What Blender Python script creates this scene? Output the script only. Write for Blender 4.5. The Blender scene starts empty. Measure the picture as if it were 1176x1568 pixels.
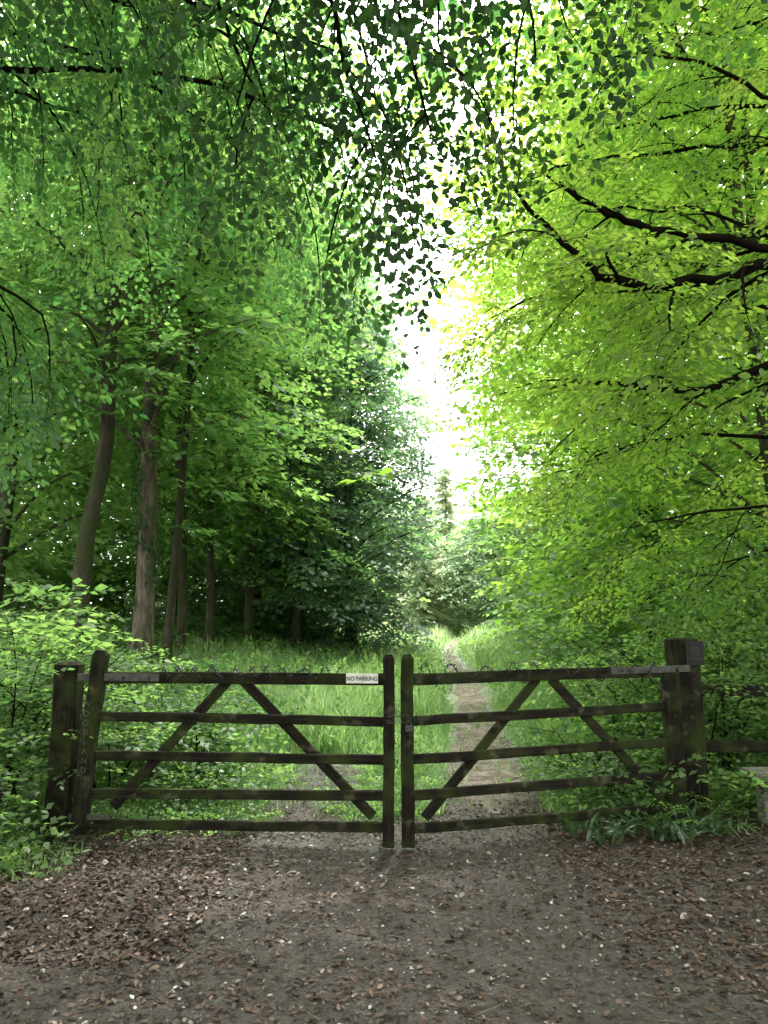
import bpy, math, numpy as np, bmesh
from mathutils import Vector, Matrix
rng = np.random.default_rng(11)
U = lambda a,b,n=None: rng.uniform(a,b,n)
sc = bpy.context.scene
COL = sc.collection

# ------------------------------------------------------------------ helpers
def sstep(a,b,x):
    t=np.clip((np.asarray(x,float)-a)/(b-a),0,1); return t*t*(3-2*t)

def H(x,y):
    x=np.asarray(x,float); y=np.asarray(y,float)
    h=0.10*sstep(1.5,2.9,x)*sstep(4.0,6.6,y)+0.10*sstep(2.6,5,x)
    h=h+0.10*sstep(-2.2,-3.6,x)
    h=h+1.35*sstep(13,62,y)+0.45*sstep(-0.5,-4.5,x)*sstep(9,22,y)+0.4*sstep(4,8,x)*sstep(9,22,y)
    h=h+0.012*np.sin(x*2.3+1.1)*np.sin(y*1.9)+0.02*np.sin(x*.8+.3*y)*sstep(7,12,y)
    return h

def empty(name, loc=(0,0,0)):
    e=bpy.data.objects.new(name,None); e.location=loc; COL.objects.link(e); return e
def adopt(ob,parent):
    if parent: ob.parent=parent; ob.matrix_parent_inverse=Matrix.Translation(-Vector(parent.location))
def mk(name, verts, faces=None, mats=(), parent=None, smooth=False):
    me=bpy.data.meshes.new(name); me.from_pydata([tuple(v) for v in verts],[],faces)
    for m in mats: me.materials.append(m)
    ob=bpy.data.objects.new(name,me); COL.objects.link(ob)
    if smooth: me.polygons.foreach_set('use_smooth',[True]*len(me.polygons))
    adopt(ob,parent); return ob

def mk_fast(name, V, faceidx, nper, mat, parent=None, tint=None, smooth=False):
    me=bpy.data.meshes.new(name)
    me.vertices.add(len(V)); me.vertices.foreach_set('co',np.ascontiguousarray(V,dtype=np.float32).ravel())
    me.loops.add(len(faceidx)); me.loops.foreach_set('vertex_index',faceidx.astype(np.int32))
    me.polygons.add(len(nper))
    starts=np.concatenate([[0],np.cumsum(nper)[:-1]]).astype(np.int32)
    me.polygons.foreach_set('loop_start',starts)
    me.update(calc_edges=True)
    if smooth: me.polygons.foreach_set('use_smooth',np.ones(len(nper),dtype=bool))
    if tint is not None:
        a=me.attributes.new('tint','FLOAT','FACE'); a.data.foreach_set('value',tint.astype(np.float32))
    me.materials.append(mat)
    ob=bpy.data.objects.new(name,me); COL.objects.link(ob)
    adopt(ob,parent); return ob

def nrm(a):
    return a/np.maximum(np.linalg.norm(a,axis=-1,keepdims=True),1e-9)

OVAL=(np.array([(0,0,0),(1,0,-.06),(.2,.2,.03),(.5,.31,.05),(.82,.19,.0),(.2,-.2,.03),(.5,-.31,.05),(.82,-.19,.0)]),
      [[0,1,4,3,2],[0,5,6,7,1]])
DIAM=(np.array([(0,0,0),(.45,.34,.06),(1,0,0),(.45,-.34,.06)]),[[0,3,2,1]])
CURL=(np.array([(0,0,0),(1,0,.12),(.2,.2,.10),(.5,.3,.16),(.82,.2,.2),(.2,-.2,.06),(.5,-.31,.13),(.82,-.17,.02)]),
      [[0,1,4,3,2],[0,5,6,7,1]])

class Leaves:
    def __init__(s): s.a=[]
    def add(s,P,D,N,S,T): s.a.append((P,D,N,S,T))
    def build(s,name,mat,shape,parent=None):
        P,D,N,S,T=[np.concatenate([q[i] for q in s.a]) for i in range(5)]
        D=nrm(D); B=nrm(np.cross(N,D)); N=np.cross(D,B)
        sh,fc=shape
        V=P[:,None,:]+S[:,None,None]*(sh[None,:,0:1]*D[:,None,:]+sh[None,:,1:2]*B[:,None,:]+sh[None,:,2:3]*N[:,None,:])
        n=len(P); k=len(sh)
        flat=np.concatenate([np.array(f) for f in fc]); per=np.array([len(f) for f in fc])
        idx=(np.arange(n)[:,None]*k+flat[None,:]).ravel()
        return mk_fast(name,V.reshape(-1,3),idx,np.tile(per,n),mat,parent,np.repeat(T,len(fc)))

class Tubes:
    def __init__(s): s.V=[]; s.F=[]; s.n=0
    def poly(s,pts,rad,k=6):
        pts=np.asarray(pts,float); rad=np.asarray(rad,float); m=len(pts)
        tan=nrm(np.gradient(pts,axis=0))
        ref=np.where(np.abs(tan[:,2:3])>.9,np.array([[1.,0,0]]),np.array([[0,0,1.]]))
        a=nrm(np.cross(tan,ref)); b=np.cross(tan,a)
        th=np.arange(k)/k*2*np.pi
        V=pts[:,None,:]+rad[:,None,None]*(np.cos(th)[None,:,None]*a[:,None,:]+np.sin(th)[None,:,None]*b[:,None,:])
        s.V.append(V.reshape(-1,3))
        i=np.arange(m-1)[:,None]*k; j=np.arange(k)[None,:]; j2=(j+1)%k
        F=np.stack([i+j,i+j2,i+k+j2,i+k+j],-1).reshape(-1,4)+s.n
        s.F.append(F); s.n+=m*k
    def segs(s,A,B,ra,rb,k=3):
        n=len(A)
        if n==0: return
        t=nrm(B-A); ref=np.where(np.abs(t[:,2:3])>.9,np.array([[1.,0,0]]),np.array([[0,0,1.]]))
        a=nrm(np.cross(t,ref)); b=np.cross(t,a)
        th=np.arange(k)/k*2*np.pi
        ring=np.cos(th)[None,:,None]*a[:,None,:]+np.sin(th)[None,:,None]*b[:,None,:]
        V=np.concatenate([A[:,None,:]+ra[:,None,None]*ring,B[:,None,:]+rb[:,None,None]*ring],1)
        s.V.append(V.reshape(-1,3))
        i=np.arange(n)[:,None]*2*k; j=np.arange(k)[None,:]; j2=(j+1)%k
        F=np.stack([i+j,i+j2,i+k+j2,i+k+j],-1).reshape(-1,4)+s.n
        s.F.append(F); s.n+=n*2*k
    def build(s,name,mat,parent=None):
        V=np.concatenate(s.V); F=np.concatenate(s.F)
        return mk_fast(name,V,F.ravel(),np.full(len(F),4),mat,parent,smooth=True)

# ------------------------------------------------------------------ spray templates
def spray(seed,n_side,L,leaf,side_len,spacing):
    r=np.random.default_rng(seed); P=[];D=[];N=[];S=[];A=[];B=[];ra=[];rb=[]
    bend=r.uniform(-.15,.15)
    ax=lambda t: np.array([t*L, bend*L*math.sin(t*2.2), -.16*L*t*t])
    K=5
    for i in range(K):
        A.append(ax(i/K));B.append(ax((i+1)/K)); ra.append(.0035*(1-.7*i/K)); rb.append(.0035*(1-.7*(i+1)/K))
    sg=1
    for i in range(n_side+1):
        sg=-sg; t=(i+.6)/(n_side+1); b=ax(t)
        if i==n_side: ang=0; sl=.14*L
        else:
            ang=sg*math.radians(r.uniform(38,62)); sl=side_len*((1-t)**.6)*r.uniform(.7,1.15)+.05
        d=np.array([math.cos(ang),math.sin(ang),r.uniform(-.28,.05)]); d/=np.linalg.norm(d)
        A.append(b);B.append(b+d*sl);ra.append(.0018);rb.append(.0008)
        nl=max(2,int(sl/spacing)); q=1
        for k in range(nl+1):
            q=-q; p=b+d*sl*min(1,(k+.5)/nl)
            la=math.atan2(d[1],d[0])+(q*math.radians(r.uniform(30,65)) if k<nl else 0)
            P.append(p+np.array([0,0,r.uniform(-.012,.012)])); D.append([math.cos(la),math.sin(la),r.uniform(-.45,.1)])
            N.append([r.normal(0,.33),r.normal(0,.33),1]); S.append(leaf*r.uniform(.65,1.2))
    f=lambda x: np.array(x,float)
    return dict(P=f(P),D=f(D),N=f(N),S=f(S),A=f(A),B=f(B),ra=f(ra),rb=f(rb))
NEAR=[spray(i,9,.85,.080,.36,.060) for i in range(8)]
MID=[spray(20+i,7,.9,.115,.36,.095) for i in range(8)]
FAR=[spray(40+i,5,.9,.17,.36,.14) for i in range(8)]

def place(T,O,X,UP,SC,TI,leaves,tubes=None,flut=.12):
    O=np.asarray(O,float);X=nrm(np.asarray(X,float));UP=np.asarray(UP,float);SC=np.asarray(SC,float);TI=np.asarray(TI,float)
    Y=nrm(np.cross(UP,X)); Z=np.cross(X,Y); R=np.stack([X,Y,Z],-1)
    pick=rng.integers(0,len(T),len(O))
    for ti,t in enumerate(T):
        m=pick==ti
        if not m.any(): continue
        r=R[m]; n=m.sum()
        tr=lambda a: np.einsum('nij,kj->nki',r,a)
        P=O[m][:,None,:]+SC[m][:,None,None]*tr(t['P'])
        D=tr(t['D']);N=tr(t['N']); k=len(t['P'])
        S=SC[m][:,None]*t['S'][None,:]
        tt=TI[m][:,None]+rng.normal(0,flut,(n,k))
        leaves.add(P.reshape(-1,3),D.reshape(-1,3)+rng.normal(0,.14,(n*k,3)),N.reshape(-1,3)+rng.normal(0,.22,(n*k,3)),S.ravel(),np.clip(tt,0,1).ravel())
        if tubes is not None:
            A=O[m][:,None,:]+SC[m][:,None,None]*tr(t['A']); B=O[m][:,None,:]+SC[m][:,None,None]*tr(t['B'])
            tubes.segs(A.reshape(-1,3),B.reshape(-1,3),(SC[m][:,None]*t['ra'][None]).ravel(),(SC[m][:,None]*t['rb'][None]).ravel())

def smooth_poly(pts,n):
    pts=np.asarray(pts,float); m=len(pts)
    P=np.vstack([2*pts[0]-pts[1],pts,2*pts[-1]-pts[-2]]); out=[]
    for u in np.linspace(0,m-1-1e-6,n):
        i=int(u); t=u-i; p0,p1,p2,p3=P[i],P[i+1],P[i+2],P[i+3]
        out.append(.5*((2*p1)+(-p0+p2)*t+(2*p0-5*p1+4*p2-p3)*t*t+(-p0+3*p1-3*p2+p3)*t**3))
    return np.array(out)

# ------------------------------------------------------------------ materials
def newmat(name):
    m=bpy.data.materials.new(name); m.use_nodes=True; nt=m.node_tree; nt.nodes.clear()
    out=nt.nodes.new('ShaderNodeOutputMaterial'); return m,nt,out
def N_(nt,t,**k):
    n=nt.nodes.new(t)
    for a,b in k.items(): setattr(n,a,b)
    return n
def ramp(nt,stops,fac):
    r=N_(nt,'ShaderNodeValToRGB'); e=r.color_ramp.elements
    while len(e)<len(stops): e.new(.5)
    for i,(p,c) in enumerate(stops): e[i].position=p; e[i].color=(*c,1)
    nt.links.new(fac,r.inputs[0]); return r.outputs[0]

def leaf_mat(name,stops,tstops,tf=.5,rough=.45,gl=.03):
    m,nt,out=newmat(name); L=nt.links
    a=N_(nt,'ShaderNodeAttribute',attribute_name='tint')
    c=ramp(nt,stops,a.outputs['Fac'])
    p=N_(nt,'ShaderNodeBsdfDiffuse'); L.new(c,p.inputs[0]); sh=p.outputs[0]
    if tf>0:
        t=ramp(nt,tstops,a.outputs['Fac'])
        tr=N_(nt,'ShaderNodeBsdfTranslucent'); L.new(t,tr.inputs[0])
        mx=N_(nt,'ShaderNodeMixShader'); mx.inputs[0].default_value=tf
        L.new(sh,mx.inputs[1]); L.new(tr.outputs[0],mx.inputs[2]); sh=mx.outputs[0]
    if gl>0:
        g=N_(nt,'ShaderNodeBsdfGlossy'); g.inputs['Roughness'].default_value=rough
        mx=N_(nt,'ShaderNodeMixShader'); mx.inputs[0].default_value=gl
        L.new(sh,mx.inputs[1]); L.new(g.outputs[0],mx.inputs[2]); sh=mx.outputs[0]
    L.new(sh,out.inputs[0]); return m
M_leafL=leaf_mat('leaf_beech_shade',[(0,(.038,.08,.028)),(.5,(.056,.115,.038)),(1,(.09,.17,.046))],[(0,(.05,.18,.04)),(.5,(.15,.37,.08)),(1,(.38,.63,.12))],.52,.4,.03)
M_leafD=leaf_mat('leaf_beech_dark',[(0,(.018,.044,.016)),(1,(.042,.08,.026))],[(0,(.02,.08,.018)),(1,(.10,.26,.04))],.35,.4,.02)  # dark beech leaf: backlit silhouette of the overhead boughs put into its colour
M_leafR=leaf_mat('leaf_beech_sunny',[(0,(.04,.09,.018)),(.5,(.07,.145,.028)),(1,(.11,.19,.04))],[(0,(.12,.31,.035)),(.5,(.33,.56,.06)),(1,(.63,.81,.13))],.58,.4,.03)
M_leafB=leaf_mat('leaf_bluegreen',[(0,(.05,.095,.06)),(.6,(.085,.145,.09)),(1,(.14,.20,.13))],[(0,(.10,.23,.11)),(1,(.28,.48,.20))],.42,.4,.07)
M_leafM=leaf_mat('leaf_mid_green',[(0,(.04,.085,.03)),(.5,(.06,.125,.04)),(1,(.10,.18,.055))],[(0,(.09,.26,.055)),(1,(.44,.69,.16))],.54,.45,.035)
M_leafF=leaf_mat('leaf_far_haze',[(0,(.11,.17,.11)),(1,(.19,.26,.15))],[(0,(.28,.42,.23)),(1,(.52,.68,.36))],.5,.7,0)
M_con=leaf_mat('needle_spruce_haze',[(0,(.18,.22,.16)),(1,(.27,.31,.19))],[(0,(.45,.55,.36)),(1,(.68,.74,.42))],.62,.7,0)  # spruce needles paled, distance haze put into their colour
M_grass=leaf_mat('grass_blades',[(0,(.06,.12,.03)),(.6,(.10,.19,.055)),(1,(.18,.23,.10))],[(0,(.18,.40,.09)),(.6,(.38,.62,.19)),(1,(.6,.7,.36))],.5,.5,.05)
M_strap=leaf_mat('strap_leaf',[(0,(.02,.045,.016)),(1,(.045,.085,.03))],[(0,(.05,.14,.03)),(1,(.12,.26,.06))],.3,.3,.05)
M_litter=leaf_mat('leaf_litter_mat',[(0,(.017,.010,.007)),(.35,(.047,.028,.018)),(.65,(.095,.058,.040)),(.85,(.15,.11,.085)),(.96,(.28,.24,.20)),(1,(.42,.42,.39))],
                 [(0,(.03,.02,.01)),(1,(.12,.08,.04))],.1,.5,.035)

def bark(name,c1,c2,c3,scale=6,zs=.25,green=None,bump=.5):
    m,nt,out=newmat(name); L=nt.links
    tc=N_(nt,'ShaderNodeTexCoord'); mp=N_(nt,'ShaderNodeMapping'); mp.inputs['Scale'].default_value=(1,1,zs)
    L.new(tc.outputs['Object'],mp.inputs[0])
    n=N_(nt,'ShaderNodeTexNoise'); n.inputs['Scale'].default_value=scale; n.inputs['Detail'].default_value=6; n.inputs['Roughness'].default_value=.7
    L.new(mp.outputs[0],n.inputs[0])
    c=ramp(nt,[(.3,c1),(.5,c2),(.72,c3)],n.outputs[0])
    if green:
        n2=N_(nt,'ShaderNodeTexNoise'); n2.inputs['Scale'].default_value=2.2; n2.inputs['Detail'].default_value=5; L.new(tc.outputs['Object'],n2.inputs[0])
        r2=ramp(nt,[(.42,(0,0,0)),(.62,(1,1,1))],n2.outputs[0])
        mx=N_(nt,'ShaderNodeMix',data_type='RGBA'); L.new(r2,mx.inputs[0]); L.new(c,mx.inputs[6]); mx.inputs[7].default_value=(*green,1); c=mx.outputs[2]
    p=N_(nt,'ShaderNodeBsdfDiffuse'); L.new(c,p.inputs[0])
    b=N_(nt,'ShaderNodeBump'); b.inputs['Strength'].default_value=bump; b.inputs['Distance'].default_value=.03; L.new(n.outputs[0],b.inputs['Height']); L.new(b.outputs[0],p.inputs['Normal'])
    L.new(p.outputs[0],out.inputs[0]); return m
M_bark=bark('bark_beech',(.018,.016,.013),(.05,.044,.034),(.10,.09,.07),green=(.04,.048,.024))
M_barkI=bark('bark_rough',(.03,.025,.02),(.10,.085,.068),(.22,.19,.15),scale=9)
M_twig=leaf_mat('bark_twig',[(0,(.012,.010,.008)),(1,(.03,.026,.02))],None,0,.5,0)

def wood_mat(name,axis,green=.5):
    m,nt,out=newmat(name); L=nt.links
    tc=N_(nt,'ShaderNodeTexCoord'); mp=N_(nt,'ShaderNodeMapping'); s=[14,14,14]; s[axis]=.8; mp.inputs['Scale'].default_value=s
    L.new(tc.outputs['Object'],mp.inputs[0])
    oi=N_(nt,'ShaderNodeObjectInfo'); L.new(oi.outputs['Location'],mp.inputs['Location'])
    n=N_(nt,'ShaderNodeTexNoise'); n.inputs['Scale'].default_value=3; n.inputs['Detail'].default_value=8; n.inputs['Roughness'].default_value=.65; L.new(mp.outputs[0],n.inputs[0])
    c=ramp(nt,[(.25,(.003,.0025,.002)),(.5,(.009,.0075,.005)),(.75,(.030,.025,.017))],n.outputs[0])
    geo=N_(nt,'ShaderNodeNewGeometry')
    n2=N_(nt,'ShaderNodeTexNoise'); n2.inputs['Scale'].default_value=5; n2.inputs['Detail'].default_value=7; L.new(geo.outputs['Position'],n2.inputs[0])
    g=N_(nt,'ShaderNodeMapRange'); g.inputs[1].default_value=.45; g.inputs[2].default_value=.65; g.inputs[4].default_value=green; L.new(n2.outputs[0],g.inputs[0])
    mx=N_(nt,'ShaderNodeMix',data_type='RGBA'); L.new(g.outputs[0],mx.inputs[0]); L.new(c,mx.inputs[6]); mx.inputs[7].default_value=(.026,.038,.008,1)
    n3=N_(nt,'ShaderNodeTexNoise'); n3.inputs['Scale'].default_value=9; n3.inputs['Detail'].default_value=5; L.new(geo.outputs['Position'],n3.inputs[0])
    g3=N_(nt,'ShaderNodeMapRange'); g3.inputs[1].default_value=.58; g3.inputs[2].default_value=.72; g3.inputs[4].default_value=.6; L.new(n3.outputs[0],g3.inputs[0])
    mx2=N_(nt,'ShaderNodeMix',data_type='RGBA'); L.new(g3.outputs[0],mx2.inputs[0]); L.new(mx.outputs[2],mx2.inputs[6]); mx2.inputs[7].default_value=(.085,.088,.045,1)
    p=N_(nt,'ShaderNodeBsdfPrincipled'); p.inputs['Roughness'].default_value=.85; p.inputs['Specular IOR Level'].default_value=.12; L.new(mx2.outputs[2],p.inputs['Base Color'])
    b=N_(nt,'ShaderNodeBump'); b.inputs['Strength'].default_value=.6; b.inputs['Distance'].default_value=.006; L.new(n.outputs[0],b.inputs['Height']); L.new(b.outputs[0],p.inputs['Normal'])
    L.new(p.outputs[0],out.inputs[0]); return m
M_woodX=wood_mat('gate_wood_rail',0,.75); M_woodZ=wood_mat('gate_wood_post',2,.85)

def simple(name,c,rough=.5,metal=0,c2=None,scale=20):
    m,nt,out=newmat(name); p=N_(nt,'ShaderNodeBsdfPrincipled'); p.inputs['Roughness'].default_value=rough; p.inputs['Metallic'].default_value=metal
    n=N_(nt,'ShaderNodeTexNoise'); n.inputs['Scale'].default_value=scale; n.inputs['Detail'].default_value=6
    tc=N_(nt,'ShaderNodeTexCoord'); nt.links.new(tc.outputs['Object'],n.inputs[0])
    cc=ramp(nt,[(.35,c),(.7,c2 or tuple(v*.6 for v in c))],n.outputs[0]); nt.links.new(cc,p.inputs['Base Color'])
    nt.links.new(p.outputs[0],out.inputs[0]); return m
M_metal=simple('weathered_metal',(.065,.065,.055),.65,.2,(.025,.023,.017))
M_wire=simple('barbed_wire_metal',(.012,.011,.010),.7,.1)
M_white=simple('sign_white',(.7,.7,.66),.5,0,(.45,.47,.4),12)
M_black=simple('sign_black',(.010,.010,.011),.85)
M_pale=simple('weathered_pale_wood',(.16,.155,.135),.85,0,(.05,.05,.035),18)

def ground_mat():
    m,nt,out=newmat('forest_floor'); L=nt.links
    tc=N_(nt,'ShaderNodeTexCoord'); a=N_(nt,'ShaderNodeAttribute',attribute_name='green')
    def noise(s,d=6,r=.65):
        n=N_(nt,'ShaderNodeTexNoise'); n.inputs['Scale'].default_value=s; n.inputs['Detail'].default_value=d; n.inputs['Roughness'].default_value=r; L.new(tc.outputs['Object'],n.inputs[0]); return n.outputs[0]
    big=noise(1.1); fine=noise(38,6,.75); med=noise(9)
    v=N_(nt,'ShaderNodeTexVoronoi'); v.inputs['Scale'].default_value=80; L.new(tc.outputs['Object'],v.inputs[0])
    soil=ramp(nt,[(.3,(.012,.008,.006)),(.5,(.031,.021,.015)),(.7,(.066,.046,.034))],fine)
    grav=ramp(nt,[(.15,(.015,.0125,.011)),(.6,(.043,.037,.032)),(.95,(.13,.12,.108))],v.outputs['Color'])
    fm=ramp(nt,[(.42,(0,0,0)),(.66,(.8,.8,.8))],big)
    m1=N_(nt,'ShaderNodeMix',data_type='RGBA'); L.new(fm,m1.inputs[0]); L.new(soil,m1.inputs[6]); L.new(grav,m1.inputs[7])
    gr=ramp(nt,[(.3,(.025,.045,.012)),(.55,(.05,.085,.022)),(.75,(.09,.12,.035))],med)
    add=N_(nt,'ShaderNodeMath',operation='ADD'); L.new(a.outputs['Fac'],add.inputs[0])
    sub=N_(nt,'ShaderNodeMath',operation='SUBTRACT'); L.new(med,sub.inputs[0]); sub.inputs[1].default_value=.5
    L.new(sub.outputs[0],add.inputs[1])
    gm=N_(nt,'ShaderNodeMapRange'); gm.inputs[1].default_value=.4; gm.inputs[2].default_value=.6; L.new(add.outputs[0],gm.inputs[0])
    m2=N_(nt,'ShaderNodeMix',data_type='RGBA'); L.new(gm.outputs[0],m2.inputs[0]); L.new(m1.outputs[2],m2.inputs[6]); L.new(gr,m2.inputs[7])
    p=N_(nt,'ShaderNodeBsdfPrincipled'); p.inputs['Roughness'].default_value=.6; L.new(m2.outputs[2],p.inputs['Base Color'])
    b=N_(nt,'ShaderNodeBump'); b.inputs['Strength'].default_value=1; b.inputs['Distance'].default_value=.022; L.new(fine,b.inputs['Height']); L.new(b.outputs[0],p.inputs['Normal'])
    L.new(p.outputs[0],out.inputs[0]); return m
M_ground=ground_mat()
def path_mat():
    m,nt,out=newmat('gravel_path_mat'); L=nt.links
    tc=N_(nt,'ShaderNodeTexCoord'); v=N_(nt,'ShaderNodeTexVoronoi'); v.inputs['Scale'].default_value=55; L.new(tc.outputs['Object'],v.inputs[0])
    n=N_(nt,'ShaderNodeTexNoise'); n.inputs['Scale'].default_value=5; n.inputs['Detail'].default_value=9; L.new(tc.outputs['Object'],n.inputs[0])
    c=ramp(nt,[(.1,(.06,.05,.043)),(.6,(.16,.14,.127)),(.95,(.30,.275,.255))],v.outputs['Color'])
    c2=ramp(nt,[(.36,(.06,.06,.03)),(.5,(.125,.105,.085)),(.68,(.21,.185,.165))],n.outputs[0])
    mx=N_(nt,'ShaderNodeMix',data_type='RGBA'); mx.inputs[0].default_value=.6; L.new(c,mx.inputs[6]); L.new(c2,mx.inputs[7])
    p=N_(nt,'ShaderNodeBsdfDiffuse'); L.new(mx.outputs[2],p.inputs[0])
    b=N_(nt,'ShaderNodeBump'); b.inputs['Strength'].default_value=.7; b.inputs['Distance'].default_value=.015; L.new(v.outputs['Distance'],b.inputs['Height']); L.new(b.outputs[0],p.inputs['Normal'])
    L.new(p.outputs[0],out.inputs[0]); return m
M_path=path_mat()

# ------------------------------------------------------------------ ground
def path_c(y): return np.interp(y,[5,7,11,20,33,45,60],[.95,.97,1.35,2.1,2.7,4.6,8.2])
def path_w(y): return np.interp(y,[5,7,11,20,33,60],[.46,.46,.44,.34,.24,.5])
def track_l(y): return np.interp(y,[5,7,11],[-.7,-.7,-.5])
xs=np.concatenate([-np.geomspace(250,8.2,24),np.arange(-8,8.01,.16),np.geomspace(8.2,250,24)])
ys=np.concatenate([-np.geomspace(250,4.2,16),np.arange(-4,14,.16),np.geomspace(14,300,70)])
X,Y=np.meshgrid(xs,ys); Z=H(X,Y)
V=np.stack([X,Y,Z],-1).reshape(-1,3); nx=len(xs); ny=len(ys)
i=(np.arange(ny-1)[:,None]*nx+np.arange(nx-1)[None,:]); F=np.stack([i,i+1,i+nx+1,i+nx],-1).reshape(-1,4)
ground=mk_fast('ground',V,F.ravel(),np.full(len(F),4),M_ground,smooth=True)
g=sstep(6.3,7.2,Y)+.6*sstep(-2.4,-3.3,X)*sstep(4,5.6,Y)+.35*sstep(2.2,3.2,X)*sstep(4,5.6,Y)
trk=np.maximum(np.exp(-((X-track_l(Y))/.42)**4)*(1-sstep(8.5,10.5,Y)),np.exp(-((X-path_c(Y))/.55)**4)*(1-sstep(9,12,Y))); g=np.clip(g,0,1)*(1-trk)
a=ground.data.attributes.new('green','FLOAT','POINT'); a.data.foreach_set('value',g.ravel().astype(np.float32))
yy=np.concatenate([np.arange(7.0,16,.09),np.geomspace(16,62,110)]); pv=[];pf=[]
for k,y in enumerate(yy):
    c=path_c(y); w=path_w(y)*float(sstep(6.9,8.0,y)*.9+.1)
    wl=w*(1+.18*math.sin(y*3.1)+.12*math.sin(y*7.7)+rng.normal(0,.12)); wr=w*(1+.18*math.sin(y*2.3+1)+.12*math.sin(y*9.1)+rng.normal(0,.12))
    for q in (-1,-.5,0,.5,1):
        x=c+(q*wl if q<0 else q*wr); pv.append((x,y,float(H(x,y))+(.012 if abs(q)<1 else -.006)))
for k in range(len(yy)-1):
    for q in range(4): o=k*5+q; pf.append((o,o+1,o+6,o+5))
mk('gravel_path',pv,pf,(M_path,),smooth=True)
def on_track(x,y):
    return (np.abs(x-path_c(y))<path_w(y)*1.0)|((np.abs(x-track_l(y))<.38)&(y<9.8))

def litter(n,x0,x1,y0,y1,s0,s1,tb=0.):
    x=U(x0,x1,n); y=y0+(y1-y0)*U(0,1,n)**1.2
    dens=.5+.5*np.sin(x*1.3+np.sin(y*1.7))*np.sin(y*1.1+x*.6)+.35*sstep(1,3,np.abs(x))
    keep=U(0,1,n)<.5+.6*dens; x=x[keep];y=y[keep];n=len(x)
    th=U(0,6.28,n); D=np.stack([np.cos(th),np.sin(th),rng.normal(0,.18,n)],-1)
    Nn=np.stack([rng.normal(0,.3,n),rng.normal(0,.3,n),np.ones(n)],-1)
    S=U(s0,s1,n)*U(.5,1,n); T=np.clip(rng.beta(2,3.2,n)+tb,0,1); T=np.where(U(0,1,n)<.03,U(.93,1,n),T*.93)
    LT.add(np.stack([x,y,H(x,y)+.004+S*.06],-1),D,Nn,S,T)
LT=Leaves()
litter(34000,-4.5,5,2.2,7.6,.02,.055)
litter(20000,-3,3,2.4,7.2,.012,.038,.10)
litter(6000,-3.4,-1.0,4.0,6.6,.03,.06,.05)
litter(8000,1.2,4.8,3.6,7.2,.03,.06,.14)
litter(3500,-1.5,2.5,6.2,12,.03,.055,.1)
litter(320,-3,3.5,2.8,6,.05,.08,.40)
LT.build('leaf_litter',M_litter,CURL)
# fallen twigs
tw=Tubes()
for k in range(420):
    x=U(-4,4.5); y=U(2.6,6.6); th=U(0,6.28); l=U(.04,.22); p=[]
    for q in range(4):
        p.append((x+math.cos(th)*l*q/3+U(-.006,.006),y+math.sin(th)*l*q/3+U(-.006,.006),float(H(x,y))+.012+U(0,.01)))
    tw.poly(p,[.003,.0028,.0024,.0015],4)
tw.build('fallen_twigs',M_barkI)
ch=Leaves(); n=12000; x=U(-4,4.5,n); y=2.4+5*U(0,1,n)**1.2
th=U(0,6.28,n)
ch.add(np.stack([x,y,H(x,y)+.002],-1),np.stack([np.cos(th),np.sin(th),0*th],-1),np.stack([rng.normal(0,.25,n),rng.normal(0,.25,n),np.ones(n)],-1),U(.006,.024,n)*U(.6,1.4,n),rng.beta(1.3,1.8,n))
CHIP=(np.array([(0,0,0),(.5,.4,0),(1,0,0),(.5,-.4,0),(.3,.1,.3),(.65,-.05,.32)]),[[0,4,1],[1,4,5],[1,5,2],[2,5,3],[3,5,4],[3,4,0]])
M_stone=leaf_mat('stone_chips',[(0,(.03,.027,.024)),(.7,(.11,.10,.095)),(1,(.45,.45,.44))],None,0,.6,.04)
ch.build('gravel_stones',M_stone,CHIP)

# ------------------------------------------------------------------ grass
def blades(name,x,y,hgt,wid,tint,mat,lean=.35,parent=None):
    n=len(x); th=U(0,6.28,n); le=np.abs(rng.normal(0,lean,n)); z=H(x,y)-.01
    base=np.stack([x,y,z],-1); d=np.stack([np.cos(th)*le,np.sin(th)*le,np.ones(n)],-1); d=nrm(d)
    side=np.stack([-np.sin(th),np.cos(th),0*th],-1); out=np.stack([np.cos(th),np.sin(th),0*th],-1)
    h=hgt[:,None]; w=wid[:,None]
    m=base+d*h*.55; tip=base+d*h*.9+out*h*(le[:,None]*.6+.1)
    V=np.stack([base+side*w*.5,base-side*w*.5,m+side*w*.42,m-side*w*.42,tip],1).reshape(-1,3)
    fl=np.array([0,1,3,2,2,3,4]); idx=(np.arange(n)[:,None]*5+fl[None]).ravel()
    return mk_fast(name,V,idx,np.tile([4,3],n),mat,parent,np.repeat(tint,2))
def meadow(n,x0,x1,y0,y1,power):
    y=y0+(y1-y0)*U(0,1,n)**power; x=U(x0,x1,n); return x,y
x1,y1=meadow(50000,-3.2,4.5,6.9,16,1.2); x2,y2=meadow(62000,-9,11,13,60,1.5)
x=np.concatenate([x1,x2]);y=np.concatenate([y1,y2])
lanedist=np.minimum(np.abs(x-path_c(y))/path_w(y), np.where(y<10,np.abs(x-track_l(y))/.38,9))
keep=(lanedist>1)|(U(0,1,len(x))<.04+.30*sstep(14,26,y)); x=x[keep];y=y[keep];lanedist=lanedist[keep]
pat=.5+.5*np.sin(x*1.7+y*.6)*np.sin(y*.9-x*.8)
tall=np.clip(sstep(1.0,2.6,lanedist)*sstep(7.6,12,y)*(.6+.8*pat),0,1.3)
tall=np.where((x>-.3)&(x<.7)&(y<13),tall*.45,tall)
hg=(.06+.12*U(0,1,len(x)))+tall*U(.2,.75,len(x)); wd=(.006+y*.00055)*U(.7,1.3,len(x))
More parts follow.
